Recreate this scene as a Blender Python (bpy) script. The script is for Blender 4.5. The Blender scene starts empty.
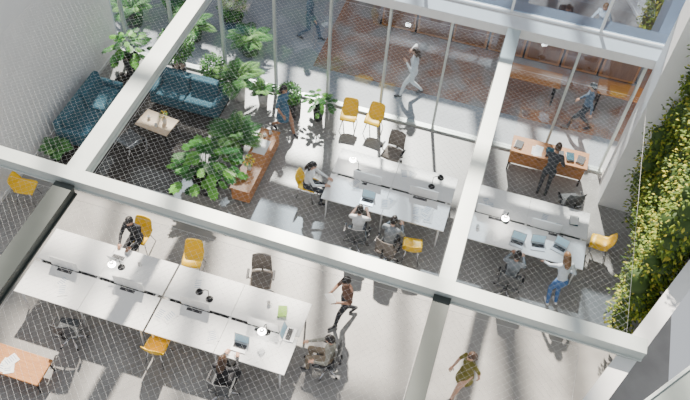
import bpy, bmesh, math, random
from mathutils import Vector, Matrix
R = random.Random(7)
PI = math.pi
V = Vector

# ------------------------------------------------------------------ materials
MATS = {}
def mat(name, col, rough=.5, metal=0., noise=0., scale=6., bump=0., emit=0., stretch=None, col2=None, spec=.5):
    if name in MATS: return MATS[name]
    m = bpy.data.materials.new(name); m.use_nodes = True
    nt = m.node_tree; b = nt.nodes["Principled BSDF"]
    b.inputs["Base Color"].default_value = (*col, 1)
    b.inputs["Roughness"].default_value = rough
    b.inputs["Metallic"].default_value = metal
    b.inputs["Specular IOR Level"].default_value = spec
    if emit:
        b.inputs["Emission Color"].default_value = (*col, 1)
        b.inputs["Emission Strength"].default_value = emit
    if noise or col2:
        tc = nt.nodes.new("ShaderNodeTexCoord"); mp = nt.nodes.new("ShaderNodeMapping")
        if stretch: mp.inputs["Scale"].default_value = stretch
        n = nt.nodes.new("ShaderNodeTexNoise"); n.inputs["Scale"].default_value = scale
        n.inputs["Detail"].default_value = 6
        cr = nt.nodes.new("ShaderNodeValToRGB")
        c2 = col2 if col2 else tuple(min(1, c*(1+noise)) for c in col)
        c1 = col if col2 else tuple(c*(1-noise) for c in col)
        cr.color_ramp.elements[0].position = .3; cr.color_ramp.elements[1].position = .7
        cr.color_ramp.elements[0].color = (*c1, 1); cr.color_ramp.elements[1].color = (*c2, 1)
        nt.links.new(tc.outputs["Object"], mp.inputs[0]); nt.links.new(mp.outputs[0], n.inputs[0])
        nt.links.new(n.outputs[0], cr.inputs[0]); nt.links.new(cr.outputs[0], b.inputs["Base Color"])
        if bump:
            bp = nt.nodes.new("ShaderNodeBump"); bp.inputs["Strength"].default_value = bump
            bp.inputs["Distance"].default_value = .02
            nt.links.new(n.outputs[0], bp.inputs["Height"]); nt.links.new(bp.outputs[0], b.inputs["Normal"])
    MATS[name] = m
    return m

def glassmat(name, tint, gloss, glosscol=(1, 1, 1)):
    m = bpy.data.materials.new(name); m.use_nodes = True
    nt = m.node_tree; nt.nodes.clear()
    o = nt.nodes.new("ShaderNodeOutputMaterial"); mx = nt.nodes.new("ShaderNodeMixShader")
    t = nt.nodes.new("ShaderNodeBsdfTransparent"); g = nt.nodes.new("ShaderNodeBsdfGlossy")
    t.inputs[0].default_value = (*tint, 1); g.inputs[0].default_value = (*glosscol, 1)
    g.inputs["Roughness"].default_value = .0
    mx.inputs[0].default_value = gloss
    nt.links.new(t.outputs[0], mx.inputs[1]); nt.links.new(g.outputs[0], mx.inputs[2]); nt.links.new(mx.outputs[0], o.inputs[0])
    return m
def brickmat(name, c1, c2, mortar, scale, vertical=False, patch=(.34, .31, .29), lo=.45, hi=.62):
    m = bpy.data.materials.new(name); m.use_nodes = True
    nt = m.node_tree; b = nt.nodes["Principled BSDF"]; b.inputs["Roughness"].default_value = .75
    tc = nt.nodes.new("ShaderNodeTexCoord"); bt = nt.nodes.new("ShaderNodeTexBrick")
    mp = nt.nodes.new("ShaderNodeMapping")
    if vertical: mp.inputs["Rotation"].default_value = (PI/2, 0, 0)
    bt.inputs["Color1"].default_value = (*c1, 1); bt.inputs["Color2"].default_value = (*c2, 1); bt.inputs["Mortar"].default_value = (*mortar, 1)
    bt.inputs["Scale"].default_value = scale; bt.inputs["Mortar Size"].default_value = .03
    n = nt.nodes.new("ShaderNodeTexNoise"); n.inputs["Scale"].default_value = 1.1
    mx = nt.nodes.new("ShaderNodeMix"); mx.data_type = 'RGBA'
    mx.inputs[7].default_value = (*patch, 1)
    cr = nt.nodes.new("ShaderNodeValToRGB"); cr.color_ramp.elements[0].position = lo; cr.color_ramp.elements[1].position = hi
    nt.links.new(tc.outputs["Object"], mp.inputs[0]); nt.links.new(mp.outputs[0], bt.inputs[0]); nt.links.new(tc.outputs["Object"], n.inputs[0]); nt.links.new(n.outputs[0], cr.inputs[0])
    nt.links.new(cr.outputs[0], mx.inputs[0]); nt.links.new(bt.outputs[0], mx.inputs[6]); nt.links.new(mx.outputs[2], b.inputs["Base Color"])
    return m

WHITE = mat("white_paint", (.84, .84, .83), .5, noise=.03)
WALL = mat("wall_plaster", (.86, .865, .87), .7, noise=.02, scale=2)
FLOOR = mat("polished_concrete", (.255, .245, .235), .32, col2=(.35, .34, .325), scale=1.6, bump=.02)
FLOOR2 = mat("corridor_concrete", (.29, .31, .34), .5, col2=(.38, .40, .43), scale=1.3)
BRICK = brickmat("brick_paving", (.33, .135, .075), (.42, .20, .12), (.28, .25, .23), 3.2)
BRICKW = brickmat("brick_wall", (.33, .12, .065), (.42, .17, .10), (.30, .26, .23), 3.6, True, (.30, .16, .11), .3, .8)
STEEL = mat("painted_steel_light", (.57, .62, .595), .35, metal=.15, noise=.05, scale=3)
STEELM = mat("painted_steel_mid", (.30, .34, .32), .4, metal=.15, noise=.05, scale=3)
STEELD = mat("steel_with_painted_shade", (.055, .066, .061), .45, metal=.2, noise=.06, scale=3)  # same beam steel, with the shade on the near segments put into its colour
WIRE = mat("net_wire", (.92, .92, .92), .5)
DESK = mat("desk_laminate", (.89, .89, .88), .35)
DARK = mat("black_metal", (.02, .02, .022), .4, metal=.5)
DGREY = mat("dark_grey_plastic", (.04, .04, .045), .5)
CHROME = mat("chrome", (.6, .6, .62), .2, metal=1)
YEL = mat("yellow_plastic", (1.0, .60, .004), .4)
TAUPE = mat("taupe_fabric", (.20, .17, .145), .8, noise=.15, scale=40)
MESHG = mat("grey_mesh_fabric", (.09, .095, .10), .8, noise=.2, scale=60)
TEAL = mat("teal_fabric", (.035, .11, .15), .85, noise=.2, scale=25, bump=.2)
RUG = mat("dark_rug", (.042, .037, .034), .95, noise=.25, scale=20, bump=.3)
WOOD = mat("orange_wood", (.40, .15, .04), .45, col2=(.58, .26, .085), scale=5, stretch=(8, .7, 8))
WOODX = mat("orange_wood_x", (.40, .15, .04), .45, col2=(.58, .26, .085), scale=5, stretch=(.7, 8, 8))
WOODD = mat("dark_wood_cladding", (.20, .085, .04), .55, col2=(.30, .14, .07), scale=4, stretch=(6, 6, .5))
PALE = mat("pale_wood", (.66, .47, .30), .45, col2=(.76, .58, .40), scale=5, stretch=(1, 8, 8))
SOIL = mat("soil", (.03, .02, .015), .95, noise=.4, scale=40)
POTD = mat("dark_pot", (.03, .032, .035), .6, noise=.2)
POTW = mat("white_pot", (.78, .77, .75), .5)
PAPER = mat("paper", (.88, .88, .87), .8)
INK = mat("printed_ink", (.25, .35, .5), .8)
SCREEN = mat("laptop_display", (.35, .55, .65), .2, emit=.5)
ALU = mat("aluminium", (.55, .56, .58), .35, metal=.6)
GREENB = mat("green_cover", (.28, .55, .04), .5)
BULB = mat("bulb_glow", (1, .95, .86), .5, emit=45)
GL = [mat("leaf_dark", (.018, .09, .016), .45), mat("leaf_mid", (.045, .19, .028), .45), mat("leaf_light", (.11, .33, .035), .45)]
GP = [mat("palm_dark", (.035, .14, .03), .45), mat("palm_mid", (.08, .24, .05), .45), mat("palm_light", (.16, .34, .08), .45)]
GW = [mat("moss_dark", (.035, .075, .008), .7), mat("moss_mid", (.13, .20, .015), .7), mat("moss_light", (.28, .34, .025), .7), mat("moss_yellow", (.44, .41, .045), .7)]
STEM = mat("stem", (.10, .09, .04), .8)
GLASS = glassmat("facade_glass", (.88, .92, .95), .06, (.8, .88, 1))
GLASSU = glassmat("upper_glass", (.62, .71, .80), .25, (.75, .85, 1))
EYEW = mat("eye_white", (.8, .8, .8), .3); EYED = mat("eye_dark", (.03, .02, .015), .3)
LIP = mat("lip", (.45, .16, .13), .5)

# ------------------------------------------------------------------ builder
class Part:
    def __init__(s): s.v = []; s.f = []; s.m = []; s.s = []; s.mats = []
    def mi(s, m):
        if m not in s.mats: s.mats.append(m)
        return s.mats.index(m)
    def add(s, vs, fs, m, smooth=False, M=None):
        o = len(s.v)
        s.v += [tuple(M @ V(v)) if M is not None else tuple(v) for v in vs]
        k = s.mi(m)
        for f in fs:
            s.f.append([i+o for i in f]); s.m.append(k); s.s.append(smooth)
    def box(s, c, d, m, rz=0, bev=0., seg=2, M=None, rx=0, ry=0):
        bm = bmesh.new(); bmesh.ops.create_cube(bm, size=1)
        for v in bm.verts: v.co = V((v.co.x*d[0], v.co.y*d[1], v.co.z*d[2]))
        if bev: bmesh.ops.bevel(bm, geom=bm.edges[:], offset=bev, segments=seg, affect='EDGES', profile=.5)
        T = Matrix.Translation(c) @ Matrix.Rotation(rz, 4, 'Z') @ Matrix.Rotation(ry, 4, 'Y') @ Matrix.Rotation(rx, 4, 'X')
        if M is not None: T = M @ T
        bm.verts.index_update()
        s.add([v.co.copy() for v in bm.verts], [[v.index for v in f.verts] for f in bm.faces], m, False, T)
        bm.free()
    def tube(s, pts, rad, m, seg=8, smooth=True, sq=None):
        pts = [V(p) for p in pts]
        if not isinstance(rad, (list, tuple)): rad = [rad]*len(pts)
        vs = []; fs = []; prev = None
        for i, p in enumerate(pts):
            t = (pts[min(i+1, len(pts)-1)]-pts[max(i-1, 0)])
            if t.length < 1e-6: t = V((0, 0, 1))
            t.normalize()
            if prev is None:
                ref = V((0, 0, 1)) if abs(t.z) < .9 else V((1, 0, 0))
                a = t.cross(ref).normalized()
            else:
                a = (prev-t*prev.dot(t)).normalized()
            prev = a; b = t.cross(a)
            for k in range(seg):
                th = 2*PI*k/seg
                vs.append(p+(a*math.cos(th)+b*math.sin(th))*rad[i])
        for i in range(len(pts)-1):
            for k in range(seg):
                k2 = (k+1) % seg
                fs.append([i*seg+k, i*seg+k2, (i+1)*seg+k2, (i+1)*seg+k])
        fs.append(list(range(seg))[::-1]); fs.append([(len(pts)-1)*seg+k for k in range(seg)])
        s.add(vs, fs, m, smooth)
    def ell(s, c, r, m, seg=14, rings=9, M=None, fn=None, keep=None):
        vs = []; fs = []; un = []
        for i in range(rings+1):
            ph = PI*i/rings
            for k in range(seg):
                th = 2*PI*k/seg
                un.append(V((math.sin(ph)*math.cos(th), math.sin(ph)*math.sin(th), math.cos(ph))))
        for u in un:
            p = V((u.x*r[0], u.y*r[1], u.z*r[2]))
            if fn: p = fn(u, p)
            vs.append(p+V(c))
        for i in range(rings):
            for k in range(seg):
                k2 = (k+1) % seg
                q = [i*seg+k, (i+1)*seg+k, (i+1)*seg+k2, i*seg+k2]
                if i == 0: q = [q[0], q[1], q[2]]
                elif i == rings-1: q = [q[0], q[1], q[3]]
                if keep and not keep(sum((un[j] for j in q), V())/len(q)): continue
                fs.append(q)
        s.add(vs, fs, m, True, M)
    def lathe(s, prof, c, m, seg=18, smooth=True):
        vs = []; fs = []
        for r, z in prof:
            for k in range(seg):
                th = 2*PI*k/seg; vs.append((c[0]+r*math.cos(th), c[1]+r*math.sin(th), c[2]+z))
        for i in range(len(prof)-1):
            for k in range(seg):
                k2 = (k+1) % seg
                fs.append([i*seg+k, i*seg+k2, (i+1)*seg+k2, (i+1)*seg+k])
        s.add(vs, fs, m, smooth)
    def shell(s, rows, m, th=.012):
        bm = bmesh.new(); g = [[bm.verts.new(p) for p in r] for r in rows]
        for i in range(len(g)-1):
            for j in range(len(g[0])-1):
                bm.faces.new([g[i][j], g[i][j+1], g[i+1][j+1], g[i+1][j]])
        bm.normal_update()
        bmesh.ops.solidify(bm, geom=bm.faces[:], thickness=th)
        bm.verts.index_update()
        s.add([v.co.copy() for v in bm.verts], [[v.index for v in f.verts] for f in bm.faces], m, True)
        bm.free()
    def obj(s, name, loc=(0, 0, 0), rz=0):
        me = bpy.data.meshes.new(name); me.from_pydata(s.v, [], s.f)
        for m in s.mats: me.materials.append(m)
        me.polygons.foreach_set("material_index", s.m); me.polygons.foreach_set("use_smooth", s.s)
        me.update()
        o = bpy.data.objects.new(name, me); bpy.context.collection.objects.link(o)
        o.location = loc; o.rotation_euler = (0, 0, rz)
        return o
def face(dx, dy): return math.atan2(-dx, dy)

# ------------------------------------------------------------------ room shell
def sbox(name, x0, x1, y0, y1, z0, z1, m, bev=0):
    p = Part(); p.box((0, 0, 0), (x1-x0, y1-y0, z1-z0), m, bev=bev)
    return p.obj(name, ((x0+x1)/2, (y0+y1)/2, (z0+z1)/2))
sbox("floor", -10.9, 5.2, 1.0, 15.0, -.2, 0, FLOOR)
sbox("floor_corridor", -13, 9, 15.0, 21.5, -.2, -.01, FLOOR2)
sbox("floor_brick_paving", -5.2, 9, 16.2, 19.6, -.01, 0.0, BRICK)
sbox("wall_left", -10.9, -10.7, 1.0, 15.0, 0, 6, WALL)
sbox("baseboard_left", -10.7, -10.68, 1.0, 14.85, 0, .1, WHITE)
sbox("wall_pier", 3.25, 4.65, 13.75, 14.66, 0, 6.5, WALL)
sbox("wall_right", 4.65, 4.85, 10.4, 14.66, 0, 6.5, WALL)
p = Part()
a = V((4.75, 10.45)); b = V((2.62, 5.9)); L = (b-a).length; ang = math.atan2(b.y-a.y, b.x-a.x)
p.box((0, 0, 1.9), (L, .15, 3.8), WALL)
for i in range(11):
    for s in (-1, 1): p.box((-L/2+L*(i+.5)/11, s*.085, 2.0), (.05, .04, 3.4), WHITE)
p.box((0, 0, 3.72), (L, .30, .22), WHITE)
p.box((0, -.09, .05), (L, .03, .1), WHITE); p.box((0, .09, .05), (L, .03, .1), WHITE)
p.obj("wall_right_angled", ((a.x+b.x)/2, (a.y+b.y)/2, 0), ang)
mull = [-10.35+1.5*i for i in range(10)]
for i, x in enumerate(mull):
    sbox("trim_mullion" if i == 0 else "trim_mullion.%03d" % i, x-.027, x+.027, 14.84, 14.98, 0.07, 3.74, STEEL)
sbox("trim_sill", -10.7, 3.25, 14.83, 14.99, 0, .07, STEEL)
ex = [-10.7]+mull+[3.25]
k = 0
for i in range(len(ex)-1):
    if ex[i+1]-ex[i] < .3: continue
    k += 1
    sbox("window_%d" % k, ex[i]+.03, ex[i+1]-.03, 14.90, 14.915, .07, 3.74, GLASS)
sbox("trim_roof_edge_beam", -10.9, 5.2, 14.68, 15.15, 3.75, 4.0, WHITE, .01)
p = Part()
for x in [-10.35+2.05*i for i in range(8)]:
    p.box((x, 15.21, 4.95), (.06, .12, 1.8), WHITE)
p.box((-2.85, 15.21, 4.03), (16.1, .12, .06), WHITE); p.box((-2.85, 15.21, 5.85), (16.1, .12, .08), WHITE)
p.box((-2.85, 15.21, 4.95), (16.1, .012, 1.75), GLASSU)
p.obj("window_clerestory")
def beam(name, x0, x1, y0, y1, z1, m, h=.26, rz=0):
    p = Part(); cx, cy = (x0+x1)/2, (y0+y1)/2; dx, dy = x1-x0, y1-y0
    p.box((0, 0, -.02), (dx, dy, .04), m, bev=.004); p.box((0, 0, -h+.02), (dx, dy, .04), m, bev=.004)
    if dx > dy: p.box((0, 0, -h/2), (dx, dy*.8, h-.06), m)
    else: p.box((0, 0, -h/2), (dx*.8, dy, h-.06), m)
    return p.obj(name, (cx, cy, z1), rz)
beam("steel_beam_main", -12.4, 3.42, 7.26, 7.54, 4.12, STEEL, h=.28, rz=-.018)
beam("steel_beam_cross", -7.23, -6.85, 7.64, 14.68, 3.98, STEEL)
beam("steel_beam_cross.001", -.08, .22, 7.54, 14.68, 3.98, STEEL)
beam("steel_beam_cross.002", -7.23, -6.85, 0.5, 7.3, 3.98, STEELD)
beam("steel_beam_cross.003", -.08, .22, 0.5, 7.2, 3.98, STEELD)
p = Part()
a = V((2.72, 5.2)); b = V((5.47, 8.65)); L = (b-a).length; ang = math.atan2(b.y-a.y, b.x-a.x)
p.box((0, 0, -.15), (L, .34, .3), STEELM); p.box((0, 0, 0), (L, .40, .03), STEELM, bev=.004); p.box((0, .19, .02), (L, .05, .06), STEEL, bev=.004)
p.obj("steel_beam_side", ((a.x+b.x)/2+.10, (a.y+b.y)/2, 4.08), ang)

# net panels between the beams
def net(name, x0, x1, y0, y1, z=3.69, sp=.135, w=.0008):
    p = Part()
    def strip(a, b, z):
        d = (b-a).normalized(); n = V((-d.y, d.x))*w
        vs = [(a.x+n.x, a.y+n.y, z), (b.x+n.x, b.y+n.y, z), (b.x-n.x, b.y-n.y, z), (a.x-n.x, a.y-n.y, z), (a.x, a.y, z+2*w), (b.x, b.y, z+2*w)]
        p.add(vs, [[0, 3, 2, 1], [0, 1, 5, 4], [3, 4, 5, 2]], WIRE)
    for sl in (1., -1.):
        c = -40.5
        while c < 40:
            pts = []
            for x in (x0, x1):
                y = sl*x+c
                if y0 <= y <= y1: pts.append(V((x, y)))
            for y in (y0, y1):
                x = (y-c)/sl
                if x0 < x < x1: pts.append(V((x, y)))
            if len(pts) >= 2 and (pts[0]-pts[1]).length > .05: strip(pts[0], pts[1], z+(0 if sl > 0 else .003))
            c += sp
    for (a, b) in [((x0, y0), (x1, y0)), ((x1, y0), (x1, y1)), ((x1, y1), (x0, y1)), ((x0, y1), (x0, y0))]:
        p.tube([(*a, z), (*b, z)], .002, WIRE, seg=5)
    return p.obj(name)
net("safety_net", -10.66, -7.25, 7.65, 14.64)
net("safety_net.001", -6.83, -.10, 7.62, 14.64)
net("safety_net.002", .24, 3.2, 7.62, 13.7)
net("safety_net.003", -10.66, -7.25, 2.5, 7.3)
net("safety_net.004", -6.83, -.10, 2.5, 7.2)
net("safety_net.005", .24, 2.45, 2.5, 7.15)

# beyond the glass
sbox("wall_corridor_back", -13, 9, 19.6, 19.8, 0, 4, BRICKW)
p = Part()
for i in range(7):
    p.box((-3.3+i*1.1, 0, .45), (1.04, .5, .8), WOODX, bev=.01); p.box((-3.3+i*1.1, -.27, .45), (.9, .02, .6), WOODD)
p.box((0, 0, .88), (8, .56, .04), PALE)
p.box((0, 0, .03), (7.8, .4, .06), DARK)
p.obj("corridor_cabinet", (0, 18.9, 0))
def ctable(name, x, y):
    p = Part(); p.box((0, 0, .72), (1.6, .6, .05), WOODX, bev=.01)
    for sx in (-.7, .7):
        for sy in (-.22, .22): p.box((sx, sy, .35), (.05, .05, .7), DARK)
    p.obj(name, (x, y, 0))
ctable("corridor_table", 3.5, 17.4); ctable("corridor_table.001", .9, 17.2)

# ------------------------------------------------------------------ furniture
def desk(name, x0, x1, y0, y1, screens=()):
    p = Part(); cx, cy = (x0+x1)/2, (y0+y1)/2; W = x1-x0; D = y1-y0; g = .07
    td = (D-g)/2; hw = W/2-.004
    for sx in (-1, 1):
        for sy in (-1, 1):
            p.box((sx*(hw/2+.004), sy*(g/2+td/2), .735), (hw, td, .03), DESK, bev=.004)
    p.box((0, 0, .66), (W-.2, g+.12, .02), DGREY)
    for s in (-1, 1): p.box((0, s*(g/2+.055), .69), (W-.2, .01, .06), DGREY)
    for x in (-W/2+.12, 0, W/2-.12):
        for s in (-1, 1):
            p.tube([(x, s*(D/2-.09), .72), (x, s*(D/2-.05), 0.)], [.025, .02], WHITE)
        p.box((x, 0, .69), (.05, D-.16, .05), WHITE)
    for s in (-1, 1): p.box((0, s*(D/2-.2), .70), (W-.2, .04, .04), WHITE)
    for (a, b) in screens:
        p.box(((a+b)/2, 0, .90), (b-a, .03, .30), WHITE, bev=.008)
        for q in (a+.1, b-.1): p.box((q, 0, .72), (.04, .05, .1), ALU)
    for x in (-W/4, W/4):
        for s in (-1, 1): p.box((x, s*(g/2+.05), .752), (.34, .07, .004), DGREY)
    return p.obj(name, (cx, cy, 0))
desk("bench_desk", -3.27, -.28, 11.03, 12.73, [(-.95, -.25), (.45, 1.15)])
desk("bench_desk.001", .10, 2.95, 11.03, 12.73, [(-1.2, -.6), (.1, .8)])
desk("bench_desk.002", -8.60, -5.62, 6.46, 8.20, [(-1.1, -.45), (.4, 1.1)])
desk("bench_desk.003", -5.58, -2.53, 6.46, 8.20, [(-1.1, -.45), (.4, 1.1)])

def shell_chair(name, x, y, rz, c=YEL):
    p = Part()
    prof = [(.225, .425, .40, .0), (.21, .455, .43, .005), (.10, .452, .45, .02), (-.03, .44, .46, .03), (-.14, .445, .46, .045), (-.20, .48, .46, .06),
            (-.235, .56, .45, .06), (-.26, .66, .43, .045), (-.285, .76, .40, .03), (-.295, .815, .33, .02)]
    rows = []
    for (yy, zz, ww, cu) in prof:
        row = []
        for k in range(9):
            t = k/4-1
            up = cu*t*t
            f = min(1, max(0, (zz-.46)/.1))
            row.append((t*ww/2, yy+up*f*1.2, zz+up*(1-f)*1.3))
        rows.append(row)
    p.shell(rows, c, .014)
    for sx in (-1, 1):
        p.tube([(sx*.13, .12, .445), (sx*.21, .21, 0)], [.016, .010], CHROME)
        p.tube([(sx*.13, -.12, .43), (sx*.20, -.24, 0)], [.016, .010], CHROME)
    p.tube([(-.14, .11, .425), (.14, .11, .425)], .01, CHROME); p.tube([(-.14, -.11, .42), (.14, -.11, .42)], .01, CHROME)
    return p.obj(name, (x, y, 0), rz)
ych = [(-10.1, 9.2, face(1, .2)), (-3.52, 14.2, PI+.1), (-2.85, 14.28, PI-.1), (-3.78, 11.55, face(1, 0)), (-.88, 10.60, .15), (3.33, 12.15, face(-1, .1)),
       (-5.5, 8.62, PI+.2), (-6.9, 8.83, PI), (-5.30, 6.36, 0)]
for i, c in enumerate(ych): shell_chair("yellow_shell_chair" if i == 0 else "yellow_shell_chair.%03d" % i, *c)

def office_chair(name, x, y, rz, c=MESHG):
    p = Part()
    for k in range(5):
        a = 2*PI*k/5+.3
        e = (math.cos(a)*.30, math.sin(a)*.30, .075)
        p.tube([(0, 0, .12), e], [.028, .016], CHROME)
        p.tube([(e[0]-.012*math.sin(a), e[1]+.012*math.cos(a), .03), (e[0]+.012*math.sin(a), e[1]-.012*math.cos(a), .03)], .03, DARK, seg=10)
        p.tube([e, (e[0], e[1], .04)], .01, DARK)
    p.tube([(0, 0, .09), (0, 0, .25), (0, 0, .25), (0, 0, .41)], [.03, .03, .018, .018], CHROME)
    p.box((0, 0, .41), (.22, .26, .03), DARK, bev=.01)
    p.box((0, .01, .45), (.48, .47, .07), c, bev=.032, seg=3)
    rows = []
    for i in range(9):
        t = i/8; z = .54+t*.48; ww = .46-.05*t*t
        row = []
        for k in range(9):
            q = k/4-1
            row.append((q*ww/2, -.235+.03*math.sin(t*PI)-.07*t+.05*q*q, z))
        rows.append(row)
    p.shell(rows, c, .022)
    p.tube([(0, -.12, .41), (0, -.26, .45), (0, -.30, .60), (0, -.285, .74)], .02, DARK)
    for s in (-1, 1):
        p.tube([(s*.20, 0, .41), (s*.285, 0, .46), (s*.285, -.01, .645)], .014, CHROME)
        p.box((s*.285, .02, .655), (.055, .26, .025), DARK, bev=.01)
    return p.obj(name, (x, y, 0), rz)
och = [(-2.07, 13.25, PI-.2, TAUPE), (-3.86, 8.62, PI+.25, TAUPE), (2.48, 13.2, .4, MESHG), (-1.85, 7.22, face(-1, -.1), MESHG), (-2.20, 10.47, .1, MESHG), (-1.42, 10.35, -.2, TAUPE),
       (1.43, 10.38, -.1, MESHG), (-7.2, 6.15, .2, MESHG), (-3.68, 6.0, 0, MESHG)]
for i, c in enumerate(och): office_chair("office_chair" if i == 0 else "office_chair.%03d" % i, *c)

def sofa(name, w, d, x, y, rz, n=2):
    p = Part()
    p.box((0, 0, .22), (w, d, .2), TEAL, bev=.04, seg=3)
    aw = .16
    for s in (-1, 1): p.box((s*(w/2-aw/2), 0, .40), (aw, d, .36), TEAL, bev=.06, seg=3)
    p.box((0, -d/2+.10, .52), (w-.02, .2, .50), TEAL, bev=.07, seg=3)
    cw = (w-2*aw)/n
    for i in range(n):
        cx = -w/2+aw+cw*(i+.5)
        p.box((cx, .10, .38), (cw-.015, d-.26, .16), TEAL, bev=.045, seg=3)
        p.box((cx, -d/2+.26, .62), (cw-.03, .17, .40), TEAL, bev=.06, seg=3, rx=.18)
    for sx in (-1, 1):
        for sy in (-1, 1): p.tube([(sx*(w/2-.12), sy*(d/2-.1), .13), (sx*(w/2-.1), sy*(d/2-.08), 0)], [.02, .014], DARK)
    return p.obj(name, (x, y, .012), rz)
sofa("teal_sofa", 1.95, .86, -7.83, 13.55, PI)
sofa("teal_sofa.001", 2.15, .86, -9.98, 12.1, face(1, 0))
p = Part(); p.box((0, 0, .006), (3.3, 3.6, .012), RUG); p.obj("lounge_rug", (-8.55, 12.25, 0))

def table(name, w, d, h, x, y, rz, top, leg, th=.035):
    p = Part(); p.box((0, 0, h-th/2), (w, d, th), top, bev=.008)
    for sx in (-1, 1):
        for sy in (-1, 1): p.tube([(sx*(w/2-.08), sy*(d/2-.07), h-th), (sx*(w/2-.04), sy*(d/2-.04), 0)], [.018, .012], leg)
        p.tube([(sx*(w/2-.08), -d/2+.07, h-th-.01), (sx*(w/2-.08), d/2-.07, h-th-.01)], .012, leg)
    return p.obj(name, (x, y, 0), rz)
o = table("coffee_table", .95, .62, .42, -8.15, 12.25, -.12, PALE, DARK); o.location.z = .012
p = Part()
rows = []
for (yy, zz) in [(.30, .36), (.1, .33), (-.1, .32), (-.2, .36), (-.3, .55), (-.38, .72)]:
    rows.append([(q*.27, yy, zz+.05*q*q) for q in (-1, -.5, 0, .5, 1)])
p.shell(rows, MESHG, .02)
for s in (-1, 1):
    p.tube([(s*.27, .32, .36), (s*.29, .30, .01), (s*.29, -.30, .01), (s*.27, -.22, .38)], .011, CHROME)
    p.tube([(s*.27, .25, .37), (s*.30, .2, .52), (s*.30, -.3, .54)], .012, CHROME)
p.obj("lounge_chair", (-8.55, 11.45, .012), face(.4, 1))

p = Part()
p.box((0, 0, .31), (.46, 2.1, .40), WOOD, bev=.008)
p.box((0, 0, .53), (.52, 2.16, .04), WOOD, bev=.006)
for i in range(4): p.box((.235, -.78+i*.52, .31), (.012, .49, .34), WOOD, bev=.003)
for sx in (-1, 1):
    for sy in (-.95, 0, .95): p.box((sx*.18, sy, .055), (.04, .04, .11), DARK)
p.obj("storage_bench", (-5.24, 11.82, 0))
p = Part()
p.box((0, 0, .42), (1.5, .60, .05), WOODX, bev=.012); p.box((0, 0, .2), (1.3, .45, .03), WOODX, bev=.006)
for sx in (-1, 1):
    for sy in (-1, 1): p.tube([(sx*.65, sy*.23, .40), (sx*.70, sy*.26, 0)], [.022, .015], DARK)
p.obj("low_wood_table", (-7.9, 5.12, 0))
p = Part()
p.box((0, 0, .78), (1.95, .58, .04), WOODX, bev=.006)
p.box((0, .05, .50), (1.9, .44, .50), WOODX, bev=.006)
for i in range(4): p.box((-.7+i*.467, -.178, .5), (.445, .012, .44), WOODX, bev=.003)
for i in range(4): p.tube([(-.7+i*.467-.06, -.195, .62), (-.7+i*.467+.06, -.195, .62)], .006, DARK)
for sx in (-1, 1):
    for sy in (-1, 1): p.box((sx*.92, sy*.2+.03, .125), (.04, .04, .25), DARK)
p.obj("wood_console", (1.75, 14.35, 0))

# ------------------------------------------------------------------ plants
def leaf(p, b, d, L, w, m, droop=.25):
    d = d.normalized(); s = d.cross(V((0, 0, 1)))
    if s.length < .05: s = V((1, 0, 0))
    s.normalize(); n = s.cross(d)
    a = b+d*L*.45+n*L*.06
    t = b+d*L-V((0, 0, droop*L))
    p.add([b, a+s*w/2-n*L*.05, a, a-s*w/2-n*L*.05, t], [[0, 1, 2], [0, 2, 3], [1, 4, 2], [2, 4, 3]], m, False)
def rd():
    while 1:
        v = V((R.uniform(-1, 1), R.uniform(-1, 1), R.uniform(-1, 1)))
        if .05 < v.length < 1: return v.normalized()
def cloud(p, c, r, n, L, mats, w=.45):
    for _ in range(n):
        u = rd(); q = R.uniform(.55, 1.0)
        b = V(c)+V((u.x*r[0], u.y*r[1], u.z*r[2]))*q
        d = u+rd()*.8
        leaf(p, b, d, L*R.uniform(.7, 1.3), L*w, R.choice(mats))
def pot(p, r, h, m, r0=None, sq=False):
    r0 = r0 or r*.75
    if sq:
        p.box((0, 0, h/2), (2*r, 2*r, h), m, bev=.01); p.box((0, 0, h+.002), (2*r-.06, 2*r-.06, .01), SOIL)
    else:
        p.lathe([(.001, 0), (r0, 0), (r, h), (r-.025, h), (r-.035, h-.05), (.001, h-.05)], (0, 0, 0), m)
        p.lathe([(r-.03, h-.045), (.001, h-.03)], (0, 0, 0), SOIL)
def palm(p, z, n, L, mats, lo=.75):
    for i in range(n):
        a = 2.4*i+R.uniform(-.3, .3); el = R.uniform(lo, 1.45)
        d = V((math.cos(a)*math.cos(el), math.sin(a)*math.cos(el), math.sin(el)))
        pts = []; pos = V((0, 0, z)); LL = L*R.uniform(.75, 1.1)
        for k in range(9):
            pts.append(pos.copy()); pos = pos+d*LL/8; d = (d+V((math.cos(a)*.07, math.sin(a)*.07, -.17))).normalized()
        p.tube(pts, [.009*(1-k/10) for k in range(9)], mats[0], seg=4)
        side = V((-math.sin(a), math.cos(a), 0)); m = R.choice(mats)
        for k in range(3, 17):
            t = k/17*8; i0 = int(t); f = t-i0; q = pts[i0].lerp(pts[min(i0+1, 8)], f)
            tang = (pts[min(i0+1, 8)]-pts[i0]).normalized()
            ll = LL*.26*math.sin(PI*min(1, (k+1.5)/18))+.03
            for s in (-1, 1):
                leaf(p, q, side*s+tang*.9+V((0, 0, .15)), ll, ll*.22+.012, m, .3)
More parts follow.
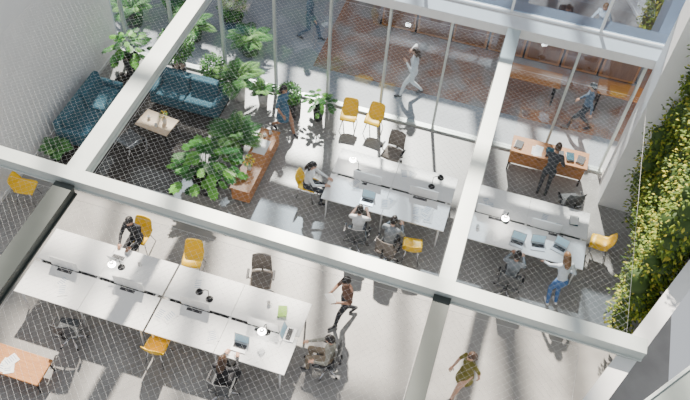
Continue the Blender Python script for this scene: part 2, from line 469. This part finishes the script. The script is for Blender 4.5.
def broad(p, z, n, L, ls, mats):
    for i in range(n):
        a = 2.4*i+R.uniform(-.3, .3); q_ = (i+.5)/n; el = .35+1.1*q_; LL = L*R.uniform(.7, 1.1)
        d = V((math.cos(a)*math.cos(el), math.sin(a)*math.cos(el), math.sin(el)))
        e = V((0, 0, z))+d*LL
        p.tube([(0, 0, z-.05), V((0, 0, z))+d*LL*.5+V((0, 0, .05)), e], [.009, .007, .005], mats[0], seg=4)
        fw = V((math.cos(a), math.sin(a), R.uniform(-.5, .1))).normalized(); sd = V((-math.sin(a), math.cos(a), R.uniform(-.25, .25))).normalized()
        s = ls*R.uniform(.75, 1.15); nn = 22; vs = [e]
        for k in range(nn+1):
            th = -PI*.93+2*PI*.93*k/nn
            rr = s*(.55+.25*math.cos(th))*(1 if k % 2 else .78)
            q = e+fw*(rr*math.cos(th)*1.25+s*.2)+sd*rr*math.sin(th)*.85
            q.z -= .25*abs(rr*math.sin(th))+.2*max(0, rr*math.cos(th))
            vs.append(q)
        p.add(vs, [[0, k, k+1] for k in range(1, nn+1)], R.choice(mats))
def plant(name, kind, x, y, h, r, pr=.2, ph=.35, pm=POTD, sq=False, z=0, n=None):
    p = Part(); pot(p, pr, ph, pm, sq=sq)
    if kind == 'palm': palm(p, ph-.03, n or 16, h, GP)
    elif kind == 'broad': broad(p, ph-.03, n or 26, h, r, GL+[GL[1], GL[2]])
    elif kind == 'shrub': cloud(p, (0, 0, ph+h*.42), (r, r, h*.5), 1000, .085, GL); cloud(p, (0, 0, ph+h*.4), (r*.6, r*.6, h*.4), 300, .09, GL[:2])
    elif kind == 'tree':
        p.tube([(0, 0, ph-.03), (.03, 0, ph+h*.4), (0, .03, ph+h*.7)], [.022, .018, .012], STEM)
        for _ in range(11):
            u = rd(); c = V((0, 0, ph+h*.68))+V((u.x*r*.5, u.y*r*.5, u.z*h*.22)); p.tube([(0, .02, ph+h*.5), c], [.01, .004], STEM, seg=5)
            cloud(p, c, (r*.5, r*.5, h*.18), 85, .13, GL)
    return p.obj(name, (x, y, z))
plant("potted_broadleaf_plant", 'broad', -9.85, 14.15, .66, .22, .24, .6, n=46)
plant("potted_fern", 'palm', -10.15, 10.62, .48, .4, .15, .28, n=26)
plant("potted_ficus", 'tree', -8.5, 14.38, 1.1, .5, .2, .5)
plant("potted_shrub", 'shrub', -7.5, 14.42, .75, .34, .22, .42)
plant("potted_palm", 'palm', -6.66, 14.2, .85, .5, .19, .6, POTW, n=32)
plant("potted_palm.001", 'palm', -5.97, 14.2, .5, .4, .15, .45, POTW, n=22)
plant("potted_shrub.001", 'shrub', -5.2, 14.2, .55, .32, .25, .45, POTD, True)
plant("potted_broadleaf_plant.001", 'broad', -4.38, 14.2, .44, .15, .16, .45, POTD, n=32)
plant("potted_broadleaf_plant.002", 'broad', -6.2, 10.95, .85, .26, .36, .5, POTD, n=68)
plant("potted_palm.002", 'palm', -5.98, 12.2, .9, 1.1, .27, .5, POTD, n=40)
for i, (x, y, h) in enumerate([(-10.8, 16.1, .9), (-9.8, 16.9, .9), (-8.9, 16.1, .8), (-8.0, 17.0, .9), (-7.1, 16.1, .8)]):
    plant("corridor_plant" if i == 0 else "corridor_plant.%03d" % i, ['palm', 'shrub'][i % 2], x, y, h, .42, .3, .4, z=-.01, n=24)
p = Part()
for _ in range(340):
    y = R.uniform(9.7, 14.4); zz = R.uniform(.7, 5.4)
    xw = 4.58 if y > 10.5 else 4.58-(10.5-y)*.45
    if zz < 1.0+.5*math.sin(y*2.3): zz += 1
    rr = R.uniform(.24, .46)
    c = (xw-.25-R.uniform(0, .38), y, zz)
    if y > 13.4: c = (R.uniform(3.75, 4.5), 13.55-R.uniform(0, .25), zz)
    p.ell(c, (rr*.55, rr*.6, rr*.6), GW[0], seg=7, rings=5)
    cloud(p, c, (rr, rr, rr), 80, .085, GW+[GW[1], GW[1]], .65)
p.obj("green_wall_foliage")
# ------------------------------------------------------------------ desk objects
def lamp(name, x, y, z, rz, on=True):
    p = Part()
    p.lathe([(.001, 0), (.08, 0), (.08, .015), (.01, .02), (.001, .02)], (0, 0, 0), DARK)
    p.tube([(0, 0, .015), (0, .0, .34), (0, .05, .38), (0, .15, .37)], .009, DARK, seg=6)
    p.lathe([(.02, .05), (.045, .045), (.05, .03), (.045, .02), (.001, .02)], (0, .18, .34), DARK)
    if on: p.ell((0, .18, .32), (.085, .085, .05), BULB, 14, 8)
    else: p.lathe([(.03, .04), (.06, .03), (.085, -.02), (.08, -.02), (.05, .02), (.001, .03)], (0, .18, .34), DARK)
    return p.obj(name, (x, y, z), rz)
for i, (x, y, rz, on) in enumerate([(-2.67, 12.1, 1.2, 1), (-.85, 12.25, -1.2, 0), (1.05, 11.8, 2.9, 1), (-3.2, 7.25, 3., 1), (-6.75, 7.72, 2.7, 1), (-4.63, 7.6, 2., 0)]):
    lamp("desk_lamp" if i == 0 else "desk_lamp.%03d" % i, x, y, .754, rz, on)
def laptop(name, x, y, z, rz):
    p = Part(); p.box((0, 0, .008), (.33, .23, .016), ALU, bev=.003); p.box((0, .02, .017), (.28, .11, .002), DGREY)
    M = Matrix.Translation((0, .115, .015)) @ Matrix.Rotation(-.3, 4, 'X')
    p.box((0, 0, .11), (.33, .008, .22), ALU, bev=.002, M=M); p.box((0, -.005, .11), (.30, .002, .19), SCREEN, M=M)
    return p.obj(name, (x, y, z), rz)
for i, a in enumerate([(-6.93, 7.95, .752, PI), (1.88, 11.32, .752, .15), (-2.72, 7.35, .752, 1.6), (1.40, 11.25, .752, -.1), (-2.2, 11.28, .752, 0), (-3.6, 6.75, .752, 0), (2.35, 11.42, .752, -.3)]):
    laptop("laptop" if i == 0 else "laptop.%03d" % i, *a)
def papers(name, x, y, z, n=4, s=.25, ink=True):
    p = Part()
    for i in range(n):
        cx, cy, r = R.uniform(-s, s), R.uniform(-s*.6, s*.6), R.uniform(-.6, .6)
        p.box((cx, cy, .002+i*.0025), (.21, .297, .002), PAPER, rz=r)
        if ink:
            M = Matrix.Translation((cx, cy, .0036+i*.0025)) @ Matrix.Rotation(r, 4, 'Z')
            for k in range(5): p.box((-.02, .1-k*.045, 0), (.13, .012, .001), INK, M=M)
    return p.obj(name, (x, y, z))
for i, a in enumerate([(-.80, 11.36, .751, 6, .28), (-1.7, 11.42, .751, 2, .1), (-4.3, 6.78, .751, 2, .1), (2.1, 12.1, .751, 3, .2), (-5.0, 7.9, .751, 1, .1), (-7.6, 6.9, .751, 3, .2), (-7.9, 5.12, .446, 3, .2), (1.35, 14.25, .801, 3, .12), (-1.5, 12.4, .751, 2, .1), (-2.6, 11.7, .751, 2, .1), (-5.3, 6.9, .751, 2, .15), (.6, 12.2, .751, 2, .15)]):
    papers("paper_sheets" if i == 0 else "paper_sheets.%03d" % i, *a)
def books(name, x, y, z, rz, cols):
    p = Part(); zz = 0
    for c in cols:
        h = .022; p.box((R.uniform(-.01, .01), 0, zz+h/2), (.19, .26, h), c, rz=R.uniform(-.15, .15)); zz += h
    return p.obj(name, (x, y, z), rz)
books("notebook_stack", -3.05, 7.8, .751, .3, [GREENB, PAPER, GREENB]); books("notebook_stack.001", 2.6, 12.35, .751, .1, [DGREY, TEAL, PAPER])
for i, x in enumerate([.95, 1.75, 2.0, 2.25, 2.52]):
    books("notebook_stack.%03d" % (i+2), x, 14.32, .801, R.uniform(-.2, .2), [DGREY, PAPER, TEAL] if i % 2 else [PAPER, DGREY])
def mug(name, x, y, z, m=POTW):
    p = Part(); p.lathe([(.001, 0), (.034, 0), (.038, .09), (.034, .09), (.03, .01), (.001, .01)], (0, 0, 0), m)
    p.tube([(.036, 0, .075), (.06, 0, .07), (.062, 0, .035), (.036, 0, .02)], .005, m, seg=6)
    return p.obj(name, (x, y, z))
for i, a in enumerate([(-2.35, 11.95, .75), (.45, 11.4, .75), (-5.3, 12.62, .55), (-5.2, 12.75, .55), (-8.4, 12.3, .432), (-6.4, 7.9, .75), (-3.4, 7.9, .75), (-8.1, 12.1, .432)]):
    mug("coffee_mug" if i == 0 else "coffee_mug.%03d" % i, *a)
p = Part(); p.box((0, 0, .01), (.34, .5, .02), PAPER, bev=.006); p.obj("serving_tray", (-5.25, 12.25, .55))
p = Part(); p.lathe([(.001, 0), (.05, 0), (.06, .1), (.03, .18), (.035, .2)], (0, 0, 0), POTW); cloud(p, (0, 0, .28), (.1, .1, .1), 60, .06, [YEL, GL[2]]); p.obj("flower_vase", (-7.95, 12.3, .432))
p = Part(); p.lathe([(.001, 0), (.05, 0), (.06, .12), (.03, .2), (.035, .22)], (0, 0, 0), POTW); cloud(p, (0, 0, .32), (.12, .12, .12), 70, .07, [YEL, GL[2]]); p.obj("flower_vase.001", (-5.26, 11.45, .55))

# ------------------------------------------------------------------ people
def ik(a, c, l1, l2, pole):
    d = c-a; L = min(d.length, (l1+l2)*.998); dn = d.normalized(); c = a+dn*L
    x = (l1*l1-l2*l2+L*L)/(2*L); h = math.sqrt(max(l1*l1-x*x, 0)); q = pole-dn*pole.dot(dn)
    if q.length < 1e-4: q = V((0, 1, 0))
    return a+dn*x+q.normalized()*h, c
def cmat(n, c, **k): return mat(n, c, .8, noise=.12, scale=30, **k)
SK1 = mat("skin_fair", (.62, .36, .25), .5); SK2 = mat("skin_tan", (.42, .22, .14), .5); SK3 = mat("skin_brown", (.22, .11, .07), .5)
HB = mat("hair_black", (.015, .012, .012), .5); HN = mat("hair_brown", (.07, .035, .018), .5); HL = mat("hair_light_brown", (.20, .11, .05), .5)

def human(name, x, y, rz, pelvis=(0, 0, .93), lean=.03, hands=((-.22, .05, .85), (.22, .05, .85)), feet=((-.1, 0, .08), (.1, 0, .08)), toe=(0, 0),
          hp=.15, hy=0., shirt=None, legs=None, skin=SK1, hair=HN, shoe=DGREY, sleeve=True, style='short', skirt=None, fem=False, scale=1., kneepole=(0, 1, .3), twist=0, z=0):
    S = .93 if fem else 1.
    P = V(pelvis); up = V((0, math.sin(lean), math.cos(lean))); fw = V((0, math.cos(lean), -math.sin(lean)))
    Rt = Matrix.Rotation(twist, 3, 'Z')
    sx = Rt @ V((1, 0, 0)); fw2 = Rt @ fw
    nb = P+up*.52
    prim = []
    tp = Part()
    def cap(a, b, ra, rb, lab, flat=None):
        a = V(a); b = V(b); pts = []; rr = []
        d = (b-a); Ln = max(d.length, 1e-5); dn = d/Ln
        for t in (-.95, -.7, -.35): pts.append(a+dn*ra*t); rr.append(ra*math.sqrt(1-t*t))
        for t in (0, .33, .66, 1): pts.append(a+d*t); rr.append(ra+(rb-ra)*t)
        for t in (.35, .7, .95): pts.append(b+dn*rb*t); rr.append(rb*math.sqrt(1-t*t))
        tp.tube(pts, rr, WHITE, seg=12); prim.append((a, b, ra, rb, lab))
    def el(c, r, lab):
        B = Matrix((sx, fw2, up)).transposed().to_4x4()
        tp.ell((0, 0, 0), r, WHITE, 16, 10, M=Matrix.Translation(c) @ B)
        prim.append((V(c), V(c), min(r[0], r[2]), min(r[0], r[2]), lab))
    el(P, (.16, .115, .12), 'hip'); el(P+up*.15, (.125*S, .10, .15), 'torso'); el(P+up*.33, (.155*S, .115, .17), 'torso')
    if fem: el(P+up*.36+fw2*.05, (.13, .08, .08), 'torso')
    sh = [P+up*.455+sx*(s*.165*S) for s in (-1, 1)]
    cap(sh[0], sh[1], .058, .058, 'torso')
    cap(P+up*.46, nb+up*.02, .06, .052, 'torso')
    hd = (up*.4+V((0, math.sin(hp*.5), 1))*.6).normalized()
    hc = nb+hd*.165+V((0, .02, 0))
    cap(nb, nb+hd*.09, .05, .05, 'neck')
    wr = []
    for i, s in enumerate((-1, 1)):
        h = V(hands[i]); e, w = ik(sh[i], h, .285, .255, V((s*.6, -.7, -.6)))
        cap(sh[i], e, .055*S, .043*S, 'uarm'); cap(e, w, .043*S, .030*S, 'farm'); wr.append((e, w, s))
        hj = P+V((s*.085, 0, -.04)); an = V(feet[i]); kn, an = ik(hj, an, .43, .42, V(kneepole))
        cap(hj, kn, .088, .060, 'thigh'); cap(kn, kn.lerp(an, .35), .058, .054, 'shin'); cap(kn.lerp(an, .35), an, .054, .038, 'shin')
        t = toe[i]
        cap(an+V((0, -.035, -.035)), an+V((0, .15*math.cos(t), -.045-.13*math.sin(t))), .038, .032, 'foot')
    if skirt:
        zt = P.z; bt = skirt
        tp.lathe([(.001, zt+.05), (.13, zt+.05), (.165, zt-.1), (.20, bt), (.001, bt)], (P.x, P.y, 0), WHITE, 20)
        prim.append((P, V((P.x, P.y, bt+.08)), .16, .19, 'skirt'))
    ob = tp.obj("tmp"); me0 = ob.data
    md = ob.modifiers.new("r", 'REMESH'); md.mode = 'VOXEL'; md.voxel_size = .015
    sm = ob.modifiers.new("s", 'SMOOTH'); sm.iterations = 4; sm.factor = .5
    dg = bpy.context.evaluated_depsgraph_get(); me = bpy.data.meshes.new_from_object(ob.evaluated_get(dg))
    bpy.data.objects.remove(ob)
    lm = {'hip': legs, 'torso': shirt, 'neck': skin, 'uarm': shirt, 'farm': shirt if sleeve else skin, 'thigh': legs, 'shin': legs, 'foot': shoe, 'skirt': shirt}
    if skirt: lm['hip'] = shirt; lm['thigh'] = skin; lm['shin'] = skin
    part = Part(); part.v = [tuple(v.co) for v in me.vertices]
    for pl in me.polygons:
        c = pl.center; best = 9; lab = 'torso'
        for (a, b, ra, rb, lb) in prim:
            d = b-a; L2 = d.length_squared; t = max(0, min(1, (c-a).dot(d)/L2)) if L2 > 1e-9 else 0
            q = (c-a-d*t).length-(ra+(rb-ra)*t)
            if q < best: best = q; lab = lb
        if lab == 'skirt' and c.z > P.z+.05: lab = 'torso'
        part.f.append(list(pl.vertices)); part.m.append(part.mi(lm[lab])); part.s.append(True)
    bpy.data.meshes.remove(me)
    for e, w, s in wr:
        d = (w-e).normalized(); n = V((0, 0, -1))-d*V((0, 0, -1)).dot(d)
        if n.length < .3: n = V((-s, 0, 0))-d*V((-s, 0, 0)).dot(d)
        n.normalize(); sd = d.cross(n).normalized()
        inn = sd if sd.x*s < 0 else -sd
        if abs(sd.x) < .3: inn = sd if sd.y > 0 else -sd
        B = Matrix((inn, d, n)).transposed().to_4x4()
        part.ell((0, 0, 0), (.040, .052, .017), skin, 10, 7, M=Matrix.Translation(w+d*.052) @ B)
        for k, (o, L) in enumerate([(.030, .068), (.010, .078), (-.010, .072), (-.029, .056)]):
            b0 = w+d*.088+inn*o; b1 = b0+d*L*.5+n*.008; b2 = b1+(d*.75+n*.6).normalized()*L*.35; b3 = b2+(d*.5+n*.85).normalized()*L*.25
            part.tube([b0-d*.015, b0, b1, b2, b3], [.008, .009, .0085, .0075, .005], skin, 7)
        b0 = w+d*.03+inn*.03; b1 = b0+(inn*.8+d*.8).normalized()*.035; b2 = b1+(inn*.3+d*.9+n*.3).normalized()*.03
        part.tube([b0-inn*.015, b0, b1, b2], [.011, .011, .010, .006], skin, 7)
    H = Matrix.Translation(hc) @ Matrix.Rotation(hy+twist, 4, 'Z') @ Matrix.Rotation(-hp, 4, 'X')
    def hf(u, q):
        q = q.copy()
        if u.z < 0: q.x *= 1-.30*(-u.z)**1.5; q.y *= 1-.08*(-u.z)
        if u.y > 0:
            q.y += .020*math.exp(-((u.x/.16)**2+((u.z+.16)/.2)**2))
            if u.z < -.5: q.y += .012*(-u.z-.5)*2
            q.y -= .007*math.exp(-(((abs(u.x)-.38)/.16)**2+((u.z-.02)/.12)**2))
        return q
    part.ell((0, 0, 0), (.075, .095, .118), skin, 24, 18, M=H, fn=hf)
    for s in (-1, 1):
        part.ell((s*.029, .081, .0), (.0125, .008, .007), EYEW, 8, 6, M=H); part.ell((s*.029, .0875, .0), (.0055, .003, .0055), EYED, 8, 6, M=H)
        part.box((s*.029, .087, .020), (.026, .006, .005), hair, M=H)
        part.ell((s*.075, -.005, -.01), (.010, .018, .030), skin, 8, 6, M=H)
    part.ell((0, .083, -.058), (.022, .009, .0075), LIP, 10, 6, M=H)
    def keep(u): return (u.z > .38) or (u.y < .25 and u.z > -.15) or (u.y < -.15 and u.z > -.62)
    hsz = 1.10
    def hfn(u, q):
        k = 1+.03*math.sin(u.x*14+u.z*9)*math.sin(u.y*11)
        return q*k
    part.ell((0, -.008, .006), (.075*hsz+.002, .095*hsz, .118*hsz), hair, 24, 16, M=H, fn=hfn, keep=keep)
    part.ell((0, -.006, .004), (.077, .098, .121), hair, 24, 16, M=H, keep=keep)
    if style == 'long':
        def lf(u, q): q = q.copy(); q.y -= .02*(1-u.z); return q
        part.ell((0, -.075, -.10), (.082, .05, .16), hair, 16, 12, M=H, fn=lf)
        for s in (-1, 1): part.ell((s*.068, -.03, -.07), (.022, .04, .11), hair, 10, 8, M=H)
    if style == 'bun': part.ell((0, -.10, .06), (.045, .045, .045), hair, 12, 8, M=H)
    o = part.obj(name, (x, y, z), rz); o.scale = (scale,)*3
    return o

WH = cmat("shirt_white", (.78, .80, .82)); GRs = cmat("shirt_grey", (.22, .25, .28)); BLK = cmat("cloth_black", (.02, .02, .024)); NAV = cmat("dress_blue", (.06, .15, .24))
BRN = cmat("shirt_brown", (.14, .07, .045)); OLV = cmat("dress_olive", (.17, .15, .025)); JEAN = cmat("jeans_blue", (.06, .15, .36)); DKT = cmat("trousers_dark", (.03, .032, .04)); BEI = cmat("shirt_beige", (.32, .31, .26))
LBL = cmat("shirt_pale_blue", (.58, .66, .74)); CHR = cmat("cloth_charcoal", (.05, .055, .065)); TANT = cmat("trousers_tan", (.30, .24, .17)); BGR = cmat("cloth_blue_grey", (.13, .18, .25))
WALK = dict(feet=((-.09, .30, .085), (.09, -.30, .15)), toe=(0, .6), pelvis=(0, 0, .91), hands=((-.23, -.14, .86), (.23, .20, .92)))
SIT = dict(pelvis=(0, -.05, .565), feet=((-.13, .38, .08), (.13, .34, .08)), kneepole=(0, 1, 1))
def typing(**k):
    d = dict(SIT); d.update(hands=((-.14, .42, .79), (.14, .42, .79)), lean=.15, hp=.35); d.update(k); return d
human("walking_woman_in_blue_dress", -5.1, 13.45, face(1, -.45), **WALK, shirt=NAV, legs=NAV, skin=SK2, hair=HB, fem=True, skirt=.50, sleeve=False, style='long', scale=.97)
human("standing_man_at_console", 1.82, 13.62, face(.05, 1), hands=((-.18, .42, .95), (.2, .30, 1.0)), lean=.18, hp=.4, shirt=CHR, legs=CHR, skin=SK2, hair=HN)
human("seated_woman_in_white", -3.72, 11.52, face(1, 0), **typing(), shirt=WH, legs=DKT, hair=HB, fem=True, style='long')
human("seated_man_in_white_shirt", -2.20, 10.55, 0.1, **typing(), shirt=WH, legs=DKT, hair=HB, sleeve=False)
human("seated_man_in_grey_shirt", -1.42, 10.45, -.15, **typing(lean=.28), shirt=GRs, legs=DKT, hair=HB)
human("seated_man_in_dark_shirt", 1.43, 10.48, -.1, **typing(), shirt=GRs, legs=DKT, hair=HB, skin=SK2)
human("standing_woman_pointing", 2.50, 10.42, face(-.45, 1), hands=((-.26, .50, 1.0), (.2, .26, .98)), lean=.28, hp=.3, shirt=LBL, legs=JEAN, hair=HL, fem=True, style='long', shoe=WHITE)
human("seated_person_with_laptop", -6.93, 8.68, PI, **typing(), shirt=BLK, legs=BLK, hair=HB, skin=SK2)
human("walking_man_in_brown", -1.85, 8.5, face(-.8, -.8), **{**WALK, 'hands': ((-.14, .30, 1.12), (.16, .30, 1.10))}, shirt=BRN, legs=DKT, hair=HB, skin=SK2, hp=.4, sleeve=False)
human("seated_man_leaning_back", -1.88, 7.25, face(-1, -.1), **typing(lean=-.05, hands=((-.28, .20, .70), (.12, .40, .78))), shirt=BEI, legs=TANT, hair=HB)
human("walking_woman_in_olive_dress", .95, 7.66, face(-.7, -.75), **WALK, shirt=OLV, legs=OLV, hair=HN, fem=True, skirt=.55, sleeve=False, style='long', scale=.97)
human("seated_woman_in_black", -3.68, 6.08, 0, **typing(), shirt=BLK, legs=BLK, hair=HN, fem=True, style='long')
human("corridor_woman_in_white", -2.24, 16.0, face(-1, -.3), **{**WALK, 'hands': ((-.14, .25, 1.3), (.2, .1, 1.5))}, shirt=WH, legs=WH, hair=HN, fem=True, style='long', z=-.01)
human("corridor_person", -5.69, 17.3, face(1, 0), **WALK, shirt=BGR, legs=BGR, hair=HB, z=-.01)
human("corridor_person.001", 2.45, 16.25, face(-1, 0), **WALK, shirt=BGR, legs=DKT, hair=HB, z=0)
p = Part(); p.box((0, 0, 0), (.26, .19, .012), WHITE, bev=.003, rx=.4); p.obj("tablet", (-2.13, 8.22, 1.16), face(-.8, -.8))

# ------------------------------------------------------------------ unseen fin screen, added to break the sun into floor streaks
p = Part()
x = -24.
while x < 14:
    w_ = R.choice([.25, .4, .6]); p.box((x, 0, 13), (w_, .3, 26), WHITE); x += w_+R.choice([.8, 1.1, 1.5, 2.2])
for zz in (6.5, 12.8, 19): p.box((-5, 0, zz), (38, .3, .35), WHITE)
p.obj("added_sun_blocking_fins", (0, 24, 0))

# ------------------------------------------------------------------ light
sun = bpy.data.lights.new("sun", 'SUN'); sun.energy = 16; sun.angle = math.radians(1.5); sun.color = (1, .915, .79)
so = bpy.data.objects.new("sun", sun); bpy.context.collection.objects.link(so)
so.rotation_euler = V((.28, -1, -1.1)).to_track_quat('-Z', 'Y').to_euler()
w = bpy.data.worlds.new("sky"); bpy.context.scene.world = w; w.use_nodes = True
bg = w.node_tree.nodes["Background"]; bg.inputs[0].default_value = (.90, .94, 1, 1); bg.inputs[1].default_value = .76

# ------------------------------------------------------------------ camera
X = V((.9541, .2606, -.1473)); Y = V((.2957, -.7354, .6097)); Z = V((.0502, -.6253, -.7801))
right = V((X[0], Y[0], Z[0])).normalized(); down = V((X[1], Y[1], Z[1])); fwd = V((X[2], Y[2], Z[2])).normalized()
down = (down-right*down.dot(right)).normalized(); fwd = right.cross(down).normalized()
cam = bpy.data.cameras.new("camera"); cam.sensor_width = 36; cam.lens = 771/690*36; cam.clip_end = 200
co = bpy.data.objects.new("camera", cam); bpy.context.collection.objects.link(co)
M = Matrix((right, -down, -fwd)).transposed().to_4x4(); M.translation = (0, 0, 15)
co.matrix_world = M
bpy.context.scene.camera = co
